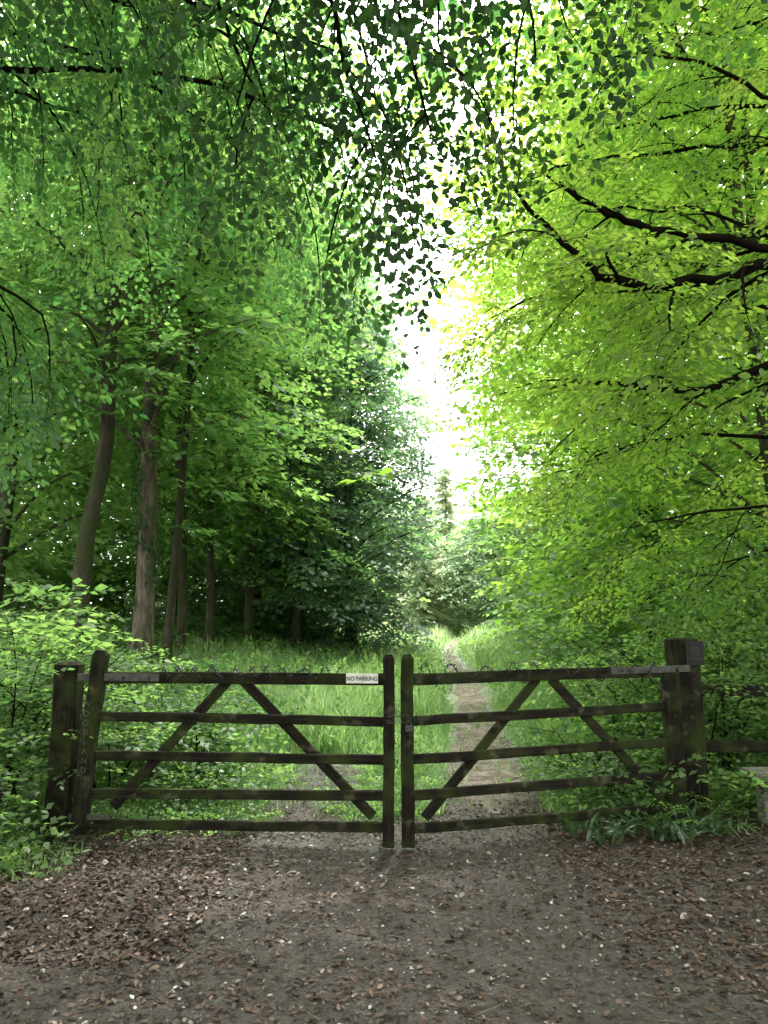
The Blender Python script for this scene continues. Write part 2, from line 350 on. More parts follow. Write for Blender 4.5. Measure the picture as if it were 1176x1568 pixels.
tt=np.clip(.35+.3*pat+rng.normal(0,.2,len(x))+.25*sstep(15,40,y),0,1)
blades('meadow_grass',x,y,hg,wd,tt,M_grass,.42)

# ------------------------------------------------------------------ trees
def lane_ok(O):
    x,y,z=O[:,0],O[:,1],O[:,2]; e=(z-1.6)/np.maximum(y,1)
    j=rng.normal(0,.004,len(x))+.012*np.sin(z*1.1+y)+.010*np.sin(z*2.7+x)
    uc=np.interp(e,[-.1,.1,.2,.3,.42,.5,.8],[.085,.095,.095,.08,.02,-.005,-.03])
    hw=np.interp(e,[-.1,.05,.12,.2,.3,.42,.5,.65,.85],[.05,.05,.03,.032,.034,.028,.022,.012,.0])
    return (np.abs(x/np.maximum(y,1)-uc+j)>hw)|(y<8)|(y>42)

def tree(name,x,y,h,r,cr,cz0,ncl,per,mat,tmpl=None,lean=(0,0),sc=(1.1,1.7),tint=(.2,.8),bm=None,clr=1.0,ivy=False,lane=True,pz=.96):
    z0=float(H(x,y)); e=empty(name,(x,y,z0)); tb=Tubes(); lv=Leaves()
    tz=np.linspace(-.2,h*.93,10); w=np.cumsum(rng.normal(0,.07,(10,2)),0)
    pts=np.stack([x+lean[0]*tz/h+w[:,0],y+lean[1]*tz/h+w[:,1],z0+tz],-1)
    rad=r*np.linspace(1,.18,10); rad[0]*=1.35
    pp=smooth_poly(pts,28); tb.poly(pp,np.interp(np.linspace(0,1,28),np.linspace(0,1,10),rad)*(1+.06*rng.normal(0,1,28).clip(-1,1)),10)
    ph=U(0,6.28); Os=[];Xs=[];Ts=[]
    for c in range(ncl):
        zt=((c+U(0,1))/ncl); th=c*2.4+U(-.4,.4)+ph
        prof=max(.1,math.sin(math.pi*(.14+.82*zt)))**.6; rr=cr*prof*(.8+.2*math.sin(3*th+ph)+.15*math.sin(5*zt*6))*U(.3,1)**.5*U(.85,1.15)
        cz=cz0+(h*pz-cz0)*zt; ax=pts[0]+(pts[-1]-pts[0])*min(1,cz/h)
        C=np.array([ax[0]+math.cos(th)*rr,ax[1]+math.sin(th)*rr,z0+cz])
        if rr>.5:
            hz=max(cz-rr*.55,h*.12); b=np.array([np.interp(hz,tz,pts[:,0]),np.interp(hz,tz,pts[:,1]),z0+hz])
            mid=(b+C)/2+np.array([0,0,.12*rr]); tb.poly(smooth_poly([b,mid,C],7),np.linspace(r*.25,.012,7),5)
        n=max(1,int(per*U(.6,1.4))); cs=clr*U(.7,1.3)
        off=rng.normal(0,1,(n,3))*np.array([cs,cs,cs*.30]); O=C+off
        off2=np.linalg.norm(off[:,:2],axis=1); O[:,2]-=.28*off2
        ctr=np.array([ax[0],ax[1],0]); rad_d=nrm((O-ctr)*np.array([1,1,0])); Xd=rad_d*.8+nrm(off)*np.array([.8,.8,.1])+rng.normal(0,.25,(n,3))
        Xd[:,2]=U(-.5,0,n)
        O=O-nrm(Xd)*.4
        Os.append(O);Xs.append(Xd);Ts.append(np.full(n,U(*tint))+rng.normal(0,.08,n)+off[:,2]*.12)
    O=np.concatenate(Os);Xd=np.concatenate(Xs);T=np.concatenate(Ts)
    k=lane_ok(O+nrm(Xd)*.6) if lane else np.ones(len(O),bool)
    k&=~((np.abs(O[:,0])<6)&(O[:,1]>-1.5)&(O[:,1]<6)&(O[:,2]<7.2))
    O,Xd,T=O[k],Xd[k],T[k]
    n=len(O); UP=np.stack([rng.normal(0,.25,n),rng.normal(0,.25,n),np.ones(n)],-1)
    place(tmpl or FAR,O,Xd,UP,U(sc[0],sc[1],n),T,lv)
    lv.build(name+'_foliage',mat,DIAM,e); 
    if ivy:
        iv=Leaves(); m=2200; zz=U(0,7.5,m); a=U(0,6.28,m)
        kp=(np.sin(zz*2.1+a*1.5)+.6*np.sin(zz*5.3-a*2))>-.05; zz=zz[kp];a=a[kp];m=len(zz)
        px=np.interp(zz,tz,pts[:,0]);py=np.interp(zz,tz,pts[:,1]); R=r*1.05+U(0,.10,m)
        iv.add(np.stack([px+np.cos(a)*R,py+np.sin(a)*R,z0+zz],-1),np.stack([np.cos(a)*.4+rng.normal(0,.4,m),np.sin(a)*.4+rng.normal(0,.4,m),-np.ones(m)*.8],-1),np.stack([np.cos(a),np.sin(a),.4+0*a],-1)+rng.normal(0,.3,(m,3)),U(.07,.12,m),U(.1,.8,m))
        iv.build('ivy',M_leafD,DIAM,e)
    tb.build(name+'_trunk',bm or M_bark,e)
    return e

# left woodland
tree('beech_tree',-5.35,13,15,.17,3.0,5.8,26,17,M_leafM,MID,lean=(1.1,0),sc=(1,1.5))
tree('ivy_clad_tree',-4.85,15.5,17,.22,3.4,5.2,30,19,M_leafM,ivy=True,bm=M_barkI,sc=(1,1.5),lean=(.3,0))
tree('beech_tree',-5.3,20,17,.12,3.0,4.0,30,18,M_leafM,sc=(1,1.5),lean=(-.6,0))
tree('beech_tree',-4.9,22.5,17,.13,2.8,3.6,30,18,M_leafM,sc=(1,1.5),lean=(.3,0))
tree('beech_tree',-4.2,24,18,.15,3.0,2.6,44,22,M_leafM,sc=(1,1.4),lean=(.5,0),tint=(.1,.7))
tree('beech_tree',-2.9,26,17,.16,2.7,2.0,52,24,M_leafB,sc=(.9,1.4),tint=(.3,1),lean=(.5,0))
tree('beech_tree',-1.3,29,15.8,.24,3.6,.5,120,28,M_leafB,sc=(.8,1.25),tint=(.1,1))
tree('beech_tree',-8.5,17,17,.2,4.0,3.0,38,22,M_leafM,sc=(1.1,1.7),lean=(.8,0))
tree('beech_tree',-7.5,28,19,.25,4.4,1.0,56,28,M_leafM,sc=(1.3,2.0),tint=(.4,1))
tree('beech_tree',-13,25,20,.25,5,1.0,56,28,M_leafM,sc=(1.5,2.3),tint=(.4,1))
tree('beech_tree',-3.8,34,20,.25,4,1.0,56,28,M_leafM,sc=(1.4,2.1),tint=(.3,.9))
tree('beech_tree',-4.6,17,16.5,.10,3.9,7.0,40,19,M_leafM,MID,sc=(1.1,1.5),lean=(.9,-1.5),tint=(.1,.8))
# right woodland
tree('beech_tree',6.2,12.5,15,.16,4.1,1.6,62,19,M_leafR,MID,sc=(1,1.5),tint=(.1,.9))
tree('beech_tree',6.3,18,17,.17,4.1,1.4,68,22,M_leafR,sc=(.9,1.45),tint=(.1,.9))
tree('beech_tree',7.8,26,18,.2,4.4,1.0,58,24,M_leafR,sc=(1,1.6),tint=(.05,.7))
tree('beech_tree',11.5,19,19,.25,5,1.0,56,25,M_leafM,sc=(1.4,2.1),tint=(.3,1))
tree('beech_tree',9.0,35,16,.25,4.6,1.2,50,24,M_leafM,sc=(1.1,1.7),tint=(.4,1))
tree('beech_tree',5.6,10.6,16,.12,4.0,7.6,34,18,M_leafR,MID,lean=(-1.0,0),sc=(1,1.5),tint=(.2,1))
# high crowns beside and behind the viewpoint (unseen, added to shade the gateway)
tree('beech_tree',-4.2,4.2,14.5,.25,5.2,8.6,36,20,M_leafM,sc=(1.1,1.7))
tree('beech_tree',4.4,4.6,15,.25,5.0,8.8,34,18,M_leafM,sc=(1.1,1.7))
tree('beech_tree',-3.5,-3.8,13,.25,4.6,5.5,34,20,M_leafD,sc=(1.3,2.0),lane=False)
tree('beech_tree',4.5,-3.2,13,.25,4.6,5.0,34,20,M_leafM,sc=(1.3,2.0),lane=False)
# far end of the ride
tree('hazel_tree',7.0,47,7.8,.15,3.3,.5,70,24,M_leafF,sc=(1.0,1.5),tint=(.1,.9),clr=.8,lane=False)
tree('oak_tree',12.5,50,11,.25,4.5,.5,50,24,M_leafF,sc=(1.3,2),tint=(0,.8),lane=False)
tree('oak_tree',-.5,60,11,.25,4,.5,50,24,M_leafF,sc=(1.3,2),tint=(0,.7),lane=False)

def spruce(x,y,h,R):
    z0=float(H(x,y)); e=empty('spruce_tree',(x,y,z0)); tb=Tubes(); lv=Leaves()
    tb.poly([(x,y,z0-.2),(x+.05,y,z0+h*.5),(x,y,z0+h)],[.2,.12,.02],8)
    P=[];D=[];Nn=[];S=[];T=[]
    nb=int(h*12)
    for k in range(nb):
        zt=(k/nb); z=z0+.6+zt*(h-.7)+U(-.15,.15); rr=R*(1-zt)**.7*U(.6,1.2)+.12
        a=k*2.4+U(-.3,.3); L=rr; base=np.array([x,y,z]); dd=np.array([math.cos(a),math.sin(a),U(-.5,-.12)])
        tip=base+dd*L; tb.poly([base,base+dd*L*.5+np.array([0,0,.05]),tip],[.02,.012,.006],4)
        m=int(8+L*24); t=U(.05,1,m); pos=base+dd*L*t[:,None]; sd=np.array([-math.sin(a),math.cos(a),0])
        s=np.where(U(0,1,m)<.5,-1,1)[:,None]
        P.append(pos);D.append(dd*.7+sd*s*.8+np.array([0,0,-.65])+rng.normal(0,.25,(m,3)));Nn.append(np.array([0,0,1])+rng.normal(0,.5,(m,3)))
        S.append(U(.28,.6,m)*(1.15-.5*t));T.append(np.clip(.2+.7*t+rng.normal(0,.12,m),0,1))
    lv.add(*[np.concatenate(q) for q in (P,D,Nn,S,T)])
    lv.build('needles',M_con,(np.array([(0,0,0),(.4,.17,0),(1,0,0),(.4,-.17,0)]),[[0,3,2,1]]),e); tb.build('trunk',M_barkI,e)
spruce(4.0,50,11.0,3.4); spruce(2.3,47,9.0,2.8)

# distant woodland belt
e=empty('distant_forest',(0,60,0)); lv=Leaves(); tb=Tubes()
def belt(n,a0,a1,r0,r1,hmax,scl,t0,t1,pw=.8):
    a=U(a0,a1,n); rr=U(r0,r1,n); x=np.sin(a)*rr; y=np.cos(a)*rr
    top=hmax*(.8+.16*np.sin(a*13)+.1*np.sin(a*31+1)); z=H(x,y)+top*U(0,1,n)**pw
    O=np.stack([x,y,z],-1); Xd=rng.normal(0,1,(n,3)); Xd[:,2]=U(-.4,.1,n)
    tcl=np.clip(t0+(t1-t0)*(.5+.35*np.sin(a*41+z*.8)+.3*np.sin(z*1.3+a*67)),0,1)
    place(FAR[:4],O,Xd,np.stack([rng.normal(0,.3,n),rng.normal(0,.3,n),np.ones(n)],-1),U(*scl,n),tcl,lv)
belt(2600,-.06,.3,62,90,10,(2.4,3.6),.1,.8)
belt(6500,-.9,-.10,36,56,18,(1.8,2.9),.1,1,1)
belt(4500,.28,.95,38,58,19,(2,3.1),.1,1,1)
belt(1800,.95,5.38,45,75,14,(3.5,5.5),.1,.9)
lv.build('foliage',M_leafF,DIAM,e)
for k in range(30):
    a=U(-.75,-.08) if k<20 else U(.3,.8); rr=U(28,50); x=math.sin(a)*rr; y=math.cos(a)*rr; z=float(H(x,y)); l=U(-.8,.8)
    tb.poly(smooth_poly([(x,y,z-.2),(x+l*.4+U(-.2,.2),y,z+5),(x+l,y,z+12)],8),np.linspace(U(.1,.22),.06,8),7)
tb.build('trunks',M_bark,e)

# ------------------------------------------------------------------ near overhanging trees
def limb(tb,sp,pts,r0,r1,every=.36,slen=(1.0,1.8),spe=.24,droop=.35,ssc=(.8,1.15),start=.15,tint=.5,tw=.12):
    L=np.linalg.norm(np.diff(np.asarray(pts,float),axis=0),axis=1).sum(); n=max(8,int(L/.22)); p=smooth_poly(pts,n)
    p[1:-1]+=rng.normal(0,.018,(n-2,3)); rad=np.linspace(1,0,n)**.8*(r0-r1)+r1; tb.poly(p,rad,7)
    s=start*L; side=1
    while s<L:
        f=s/L*(n-1); i0=min(int(f),n-2); q=p[i0]+(p[i0+1]-p[i0])*(f-i0); t=nrm(p[i0+1]-p[i0]); side=-side
        hor=nrm(np.cross(t,[0,0,1.])); d=nrm(t*U(.4,.9)+hor*side*U(.6,1.1)+np.array([0,0,U(-.25,.3)]))
        l=U(*slen)*(1-.35*s/L); m=6; pts2=[q]
        for k in range(m):
            d=nrm(d+np.array([0,0,-droop*.3])+rng.normal(0,.09,3)); pts2.append(pts2[-1]+d*l/m)
        pts2=np.array(pts2); tb.poly(pts2,np.linspace(max(.009,rad[i0]*.5),.005,m+1),4)
        ti=tint+rng.normal(0,tw); u=.18*l; s2=1
        while u<l:
            f2=u/l*m; j=min(int(f2),m-1); q2=pts2[j]+(pts2[j+1]-pts2[j])*(f2-j); t2=nrm(pts2[j+1]-pts2[j]); s2=-s2
            h2=nrm(np.cross(t2,[0,0,1.])); dx=nrm(t2*U(.5,.9)+h2*s2*U(.5,1)+np.array([0,0,U(-.4,.1)]))
            sp.append((q2,dx,[rng.normal(0,.35),rng.normal(0,.35),1],U(*ssc)*(.95-.25*u/l),ti)); u+=spe*U(.7,1.3)
        sp.append((pts2[-1],nrm(pts2[-1]-pts2[-2]),[rng.normal(0,.2),rng.normal(0,.2),1],U(*ssc)*.8,ti))
        s+=every*U(.7,1.35)
def finish(name,tb,sp,mat,e,shape=OVAL,T=NEAR):
    lv=Leaves(); O=np.array([s[0] for s in sp]);X_=np.array([s[1] for s in sp]);UP=np.array([s[2] for s in sp],float);S=np.array([s[3] for s in sp]);TI=np.array([s[4] for s in sp])
    place(T,O,X_,UP,S,TI,lv,tb); lv.build(name,mat,shape,e)

# left overhanging beech
e=empty('overhanging_beech_tree',(-6.2,5.2,0)); tb=Tubes(); sp=[]
tb.poly(smooth_poly([(-6.2,5.2,-.2),(-6.15,5.2,4),(-5.9,5.3,8),(-5.8,5.4,13)],20),np.linspace(.33,.12,20),12)
for k in range(18):
    z=4.0+k*.25; ya=U(2.9,7.4); L=U(3.8,6.3)
    end=np.array([-6+L,ya+U(-.5,.9),z+U(-.5,.3)])
    if k<5: end[0]=U(-3.2,-1.6); end[1]=U(4,6.8); end[2]=U(3.4,4.3)
    st=np.array([-6.0,5.3,min(z-.4,8.5)])
    mid1=st+(end-st)*.35+np.array([0,0,.7]); mid2=st+(end-st)*.7+np.array([0,0,.7])
    limb(tb,sp,[st,mid1,mid2,end],.036,.008,every=.48,slen=(.9,1.9),droop=1.2,start=.32,tint=.5,tw=.28,spe=.29)
finish('overhanging_foliage',tb,sp,M_leafL,e); tb.build('limbs',M_twig,e)

# centre overhead boughs, from a beech standing behind the camera on the left
e=empty('shading_beech_tree',(-2.8,-2.5,0)); tb=Tubes(); sp=[]
tb.poly(smooth_poly([(-2.8,-2.5,-.2),(-2.75,-2.5,4),(-2.5,-2.3,9),(-2.4,-2.2,13)],20),np.linspace(.36,.12,20),12)
for (mx,my,mz),(ex,ey,ez) in [((-.9,1.8,5.6),(-.05,4.3,4.4)),((-.6,2,6.0),(.3,4.5,4.7)),((-1.6,2,5.8),(-.7,4.3,4.7)),((.2,2.2,6.4),(1.0,4.6,5.3)),((-.7,2.5,6.4),(-.05,5.4,5.5)),((.6,1.2,6.6),(1.9,4.0,5.4)),((-.2,2.6,6.9),(.5,5.6,6.0))]:
    limb(tb,sp,[(-2.6,-2.3,5.2),((mx-2.6)/2,(my-2.3)/2,(mz+5.4)/2+.4),(mx,my,mz),(ex,ey,ez)],.045,.007,every=.40,slen=(.7,1.3),droop=1.0,start=.45,tint=.45,tw=.3,spe=.27)
sp=[s for s in sp if not (s[0][1]<2.6 and s[0][2]<6.3)]
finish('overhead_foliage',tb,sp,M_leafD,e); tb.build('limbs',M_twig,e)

# right overhanging beech
e=empty('sunlit_beech_tree',(5.6,7.6,0)); tb=Tubes(); sp=[]
tb.poly(smooth_poly([(5.6,7.6,-.2),(5.6,7.6,4),(5.5,7.5,8),(5.4,7.5,13)],20),np.linspace(.3,.12,20),12)
K=dict(every=.46,spe=.28)
limb(tb,sp,[(5.6,7.5,3.8),(4.2,6.2,4.35),(3.15,5.6,4.34),(2.5,5.5,4.22),(1.9,5.6,4.2),(1.5,5.6,4.4),(1.02,5.6,5.0)],.055,.016,start=.25,tint=.55,**K)
limb(tb,sp,[(5.6,7.5,3.0),(4.2,6.4,3.55),(3.1,5.9,3.65),(2.5,5.8,3.42),(1.85,5.9,3.5),(1.5,6.1,3.6)],.045,.012,start=.25,tint=.55,**K)
limb(tb,sp,[(5.5,7.5,4.6),(3.6,6.2,4.70),(2.2,5.7,4.70),(1.7,5.7,4.9),(1.2,5.7,5.2)],.045,.014,start=.25,tint=.6,**K)
limb(tb,sp,[(5.6,7.5,2.4),(4.4,7.4,2.7),(3.3,7.5,2.75),(2.5,7.8,2.6)],.025,.006,start=.25,tint=.4,**K)
limb(tb,sp,[(5.6,7.5,2.2),(4.6,7.5,2.5),(3.9,7.6,2.4),(3.2,7.8,2.2)],.02,.006,start=.25,tint=.35,**K)
limb(tb,sp,[(5.6,7.5,2.6),(4.9,8.2,2.8),(4.0,8.6,2.7),(2.9,8.8,2.5)],.02,.006,start=.25,tint=.4,**K)
for k in range(14):
    z=3.4+k*.48; ya=U(5.8,10); L=U(2.8,4.8); st=np.array([5.5,7.5,min(z-.2,9.5)])
    end=np.array([5.6-L,ya,z+U(-.3,.8)]); 
    if z<5: end[0]=max(end[0],1.9)
    mid1=st+(end-st)*.35+np.array([0,0,.35]); mid2=st+(end-st)*.7+np.array([0,0,.4])
    limb(tb,sp,[st,mid1,mid2,end],.03,.007,start=.2,droop=.5,tint=.5,tw=.25,**K)
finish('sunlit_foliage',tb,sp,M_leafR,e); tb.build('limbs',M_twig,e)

# ------------------------------------------------------------------ undergrowth shrubs
def shrub(name,cx,cy,R,h,ns,mat,T=NEAR,shape=OVAL,sc=(.6,.95),tint=(.3,.8)):
    z0=float(H(cx,cy)); e=empty(name,(cx,cy,z0)); tb=Tubes(); lv=Leaves(); O=[];Xd=[];Ti=[];S=[]
    for k in range(max(3,ns//8)):
        a=U(0,6.28); d=np.array([math.cos(a)*U(.2,.8)*R/h,math.sin(a)*U(.2,.8)*R/h,1.]); l=h*U(.65,1.05)
        b=np.array([cx+U(-.3,.3)*R,cy+U(-.3,.3)*R,0]); b[2]=float(H(b[0],b[1]))-.02
        p=[b]; dd=d.copy()
        for q in range(6):
            dd=nrm(dd+rng.normal(0,.1,3)+np.array([math.cos(a)*.10,math.sin(a)*.10,-.05])); p.append(p[-1]+dd*l/6)
        p=np.array(p); tb.poly(p,np.linspace(.012,.003,7),4); t_=U(*tint)
        for q in range(8):
            u=U(.22,1)*6; j=min(int(u),5); pt=p[j]+(p[j+1]-p[j])*(u-j); b2=U(0,6.28)
            O.append(pt);Xd.append([math.cos(b2),math.sin(b2),U(-.25,.35)]);Ti.append(t_+rng.normal(0,.08));S.append(U(*sc))
    O=np.array(O);n=len(O); place(T,O,Xd,np.stack([rng.normal(0,.25,n),rng.normal(0,.25,n),np.ones(n)],-1),S,Ti,lv,tb)
    lv.build('foliage',mat,shape,e); tb.build('stems',M_twig,e)
for (cx,cy,R,h,ns) in [(-3.4,6.9,.9,2.0,90),(-2.6,7.4,.8,1.5,80),(-3.5,8.3,1,1.9,70),(-1.9,7.9,.7,1.15,70),(-2.7,9.2,1,1.6,60),(-3.3,5.9,.6,1.4,50),(-2.9,5.6,.35,.7,24),(-1.5,7.2,.4,.6,28)]:
    shrub('beech_shrub',cx,cy,R,h,ns,M_leafM,shape=DIAM,tint=(.2,.8))
for (cx,cy,R,h,ns) in [(2.5,8.3,.8,1.4,60),(3.3,7.9,.9,1.8,90),(3.2,9.5,1,2.0,70),(4.2,8.4,1,2.2,90),(1.95,7.6,.5,.8,40),(3.7,7.2,.5,1.1,50),(4.6,9.8,1,2.6,90),(3.1,6.55,.35,.5,24),(2.1,7.1,.35,.7,28)]:
    shrub('hazel_shrub',cx,cy,R,h,ns,M_leafM,tint=(.35,1),shape=DIAM)
for (cx,cy,R,h,ns) in [(-5,11,1.5,2.2,90),(-6.5,12.5,1.6,2.4,80),(-4,13,1.3,1.4,70),(-7.5,9.5,1.6,2.6,80),(-5.2,8.6,1.2,2.4,80),(4.3,12.5,1.3,2.2,100),(4.6,16,1.4,2.4,90),(5.2,10.2,1.2,2.8,90),(6.4,11,1.4,3.2,100),(5.2,20,1.5,2.6,80),(6.8,27,1.8,3,80),(-6.5,18,1.8,1.8,80),(-4.4,24,1.5,1.3,80),(-5,27.5,2,2,80),(-2.6,31,2,1.8,80),(6.5,34,2,3,80),(7.5,15,1.6,3.4,100)]:
    shrub('bramble_thicket',cx,cy,R,h,ns,M_leafM,MID,DIAM,(.9,1.3),(.2,.95))

lv=Leaves(); n=2900; y=8.0+32*U(0,1,n)**1.8; x=U(-4.5,5.5,n)*(.6+y/30)
k=(np.abs(x-path_c(y))/path_w(y)>1.5)&~((x>-1.2)&(x<-.1)&(y<10)); x,y=x[k],y[k]; n=len(x)
Xd=np.stack([rng.normal(0,.3,n),rng.normal(0,.3,n),np.ones(n)],-1)
place(MID,np.stack([x,y,H(x,y)],-1),Xd,np.stack([rng.normal(0,1,n),rng.normal(0,1,n),.1+0*x],-1),U(.3,.85,n)*(1-.45*((x>-.4)&(x<.9)&(y<13))),U(.1,.9,n),lv)
x=np.concatenate([U(-2.6,-.2,560),U(-4.4,-2.4,280),U(2.0,4.5,360),U(-.2,.5,120)]); y=np.concatenate([U(6.2,8.6,560),U(4.9,6.6,280),U(6.3,8,360),U(6.6,9,120)]); n=len(x)
k=~on_track(x,y)|(U(0,1,n)<.12); x,y=x[k],y[k]; n=len(x); th=U(0,6.28,n)
place(NEAR,np.stack([x,y,H(x,y)+.05],-1),np.stack([np.cos(th),np.sin(th),U(.1,.8,n)],-1),np.stack([rng.normal(0,.3,n),rng.normal(0,.3,n),np.ones(n)],-1),U(.16,.45,n),U(.2,.9,n),lv)
lv.build('meadow_herbs',M_leafM,DIAM)

def tufts(name,cs,nb,h,w,mat,l0=.25,sp_=.05):
    xs_=[];ys_=[]
    for cx,cy in cs: xs_.append(cx+rng.normal(0,sp_,nb)); ys_.append(cy+rng.normal(0,sp_,nb))
    x=np.concatenate(xs_);y=np.concatenate(ys_);n=len(x); th=U(0,6.28,n); L=U(.6,1.1,n)*h; K=6
    le=U(l0,1.0,n)
    t=np.linspace(0,1,K); out=np.stack([np.cos(th),np.sin(th)],-1); sd=np.stack([-np.sin(th),np.cos(th)],-1)
    px=x[:,None]+out[:,0:1]*L[:,None]*le[:,None]*t**1.4; py=y[:,None]+out[:,1:2]*L[:,None]*le[:,None]*t**1.4
    pz=H(x,y)[:,None]+L[:,None]*(1.1*t-.95*le[:,None]*t**2.2); pz=np.maximum(pz,H(x,y)[:,None]+.01)
    ww=w*.5*(1-t**2)[None,:]*np.ones((n,1))+.0008
    A=np.stack([px+sd[:,0:1]*ww,py+sd[:,1:2]*ww,pz],-1);B=np.stack([px-sd[:,0:1]*ww,py-sd[:,1:2]*ww,pz-.004],-1)
    V=np.stack([A,B],2).reshape(-1,3); base=np.arange(n)[:,None]*2*K; q=np.arange(K-1)[None,:]*2
    i=base+q; F=np.stack([i,i+1,i+3,i+2],-1).reshape(-1,4)
    mk_fast(name,V,F.ravel(),np.full(len(F),4),mat,None,np.repeat(U(0,1,n),K-1))
tufts('sedge_plant',[(1.62,6.05),(1.8,6.2),(2.05,6.05),(2.25,6.2),(2.5,6.15),(1.95,6.4),(2.4,6.45),(1.5,6.35),(2.2,5.95)],13,.36,.028,M_strap,.65,.07)
tufts('grass_tuft',[(-2.5+U(-.3,.3),5.6+U(-.3,.4)) for _ in range(20)]+[(-3.2+U(-.6,.6),5.3+U(-.5,.5)) for _ in range(14)]+[(3+U(-.6,.9),6.2+U(-.3,.4)) for _ in range(16)],12,.14,.007,M_grass,.3,.08)

# ------------------------------------------------------------------ gate
def board(name,p0,p1,h,t,mat,parent,seg=10,jit=.0025,bev=.006,chamf=False,vert=False,cf=.32):
    p0=Vector(p0);p1=Vector(p1); d=(p1-p0); L=d.length; d.normalize()
    up=Vector((0,0,1)) if not vert else Vector((0,1,0))
    side=up.cross(d).normalized(); up2=d.cross(side).normalized()
    vs=[];fs=[]
    prof=[(-h/2+bev,-t/2),(h/2-bev,-t/2),(h/2,-t/2+bev),(h/2,t/2-bev),(h/2-bev,t/2),(-h/2+bev,t/2),(-h/2,t/2-bev),(-h/2,-t/2+bev)]
    ph=rng.uniform(0,6,4)
    for i in range(seg+1):
        u=i/seg
        oh=jit*math.sin(u*5+ph[0])+jit*.5*math.sin(u*17+ph[1]); ot=jit*math.sin(u*6+ph[2])
        for a,b in prof:
            a2=a+oh+rng.normal(0,jit*.3); b2=b+ot+rng.normal(0,jit*.2)
            vs.append((u*L,b2,a2) if not vert else (a2,b2,u*L))
    for i in range(seg):
        for j in range(8):
            a=i*8+j;b=i*8+(j+1)%8; fs.append((a,b,b+8,a+8))
    fs.append(tuple(range(7,-1,-1)))
    if chamf:
        n0=len(vs); top=seg*8
        for a,b in prof: vs.append((a*.6,b*.6,L+h*cf))
        for j in range(8): fs.append((top+j,top+(j+1)%8,n0+(j+1)%8,n0+j))
        fs.append(tuple(n0+j for j in range(8)))
    else: fs.append(tuple(seg*8+j for j in range(8)))
    me=bpy.data.meshes.new(name); me.from_pydata(vs,[],fs); me.materials.append(mat)
    ob=bpy.data.objects.new(name,me); COL.objects.link(ob)
    if not vert: R=Matrix((d,side,up2)).transposed()
    else:
        zz=d; yy=Vector((0,1,0)); xx=yy.cross(zz).normalized(); yy=zz.cross(xx); R=Matrix((xx,yy,zz)).transposed()
    M=R.to_4x4(); M.translation=p0; ob.matrix_world=M
    adopt(ob,parent)
    b=bmesh.new(); b.from_mesh(me); bmesh.ops.recalc_face_normals(b,faces=b.faces); b.to_mesh(me); b.free()
    return ob
def tube_obj(name,polys,mat,parent,k=5):
    t=Tubes()
    for p,r in polys: t.poly(p,np.full(len(p),r) if np.isscalar(r) else r,k)
    return t.build(name,mat,parent)
def gate(P0,P1,zs,apex,feet,stile_free):
    e=empty('wooden_field_gate',(P0[0],P0[1],0)); P0=np.array(P0);P1=np.array(P1)
    at=lambda x,z,o=0: (x,P0[1]+(P1[1]-P0[1])*(x-P0[0])/(P1[0]-P0[0])+o,z)
    for i,z in enumerate(zs):
        board('rail_%d'%(i+1),at(P0[0],z[0]),at(P1[0],z[1]),.088 if i==0 else .072,.032,M_woodX,e,14,.003)
    for k,f in enumerate(feet):
        board('brace_%d'%(k+1),at(apex+(.06 if f[0]>apex else -.06),zs[0][0]-.02,.036),at(f[0],f[1],.036),.075,.03,M_woodX,e,8,.002)
    board('free_stile',at(P0[0],0.02),at(P0[0],1.37,0),stile_free,.09,M_woodZ,e,12,.003,.008,True,True)
    return e,at
gl,atl=gate((0.035,5.95),(-2.27,6.1),[(1.217,1.217),(.906,.93),(.633,.636),(.376,.36),(.155,.14)],-1.14,[(-2.05,.26),(-.08,.22)],.085)
board('hinge_stile',(-2.29,6.09,.08),(-2.20,6.1,1.39),.115,.095,M_woodZ,gl,12,.005,.01,True,True)
board('hinge_strap',atl(-2.36,1.222,-.022),atl(-1.72,1.222,-.022),.055,.008,M_metal,gl,6,.0005,.001)
board('lower_hinge_strap',atl(-2.36,.2,-.04),atl(-2.05,.2,-.04),.04,.008,M_metal,gl,6,.0005,.001)
gr,atr=gate((.175,5.95),(2.42,6.62),[(1.215,1.239),(.906,.955),(.633,.663),(.376,.395),(.14,.145)],1.28,[(.30,.20),(2.27,.22)],.095)
board('hinge_stile',(2.40,6.62,.1),(2.40,6.62,1.27),.14,.095,M_woodZ,gr,12,.004,.01,False,True)
board('hinge_strap',atr(1.85,1.25,-.024),atr(2.56,1.262,-.055),.055,.008,M_metal,gr,6,.0005,.001)
def bolts(pts,parent,r=.011):
    vs=[];fs=[]
    for p in pts:
        o=len(vs)
        for k in range(8):
            a=k/8*6.283; vs.append((p[0]+r*math.cos(a),p[1],p[2]+r*math.sin(a)))
        for k in range(8):
            a=k/8*6.283; vs.append((p[0]+r*.7*math.cos(a),p[1]-.008,p[2]+r*.7*math.sin(a)))
        for k in range(8): fs.append((o+k,o+(k+1)%8,o+8+(k+1)%8,o+8+k))
        fs.append(tuple(o+8+k for k in range(8)))
    mk('bolts',vs,fs,(M_wire,),parent)
bolts([atl(x_,1.222,-.028) for x_ in (-2.2,-2.0,-1.8)],gl); bolts([atr(x_,1.252,-.035) for x_ in (1.95,2.15)],gr)
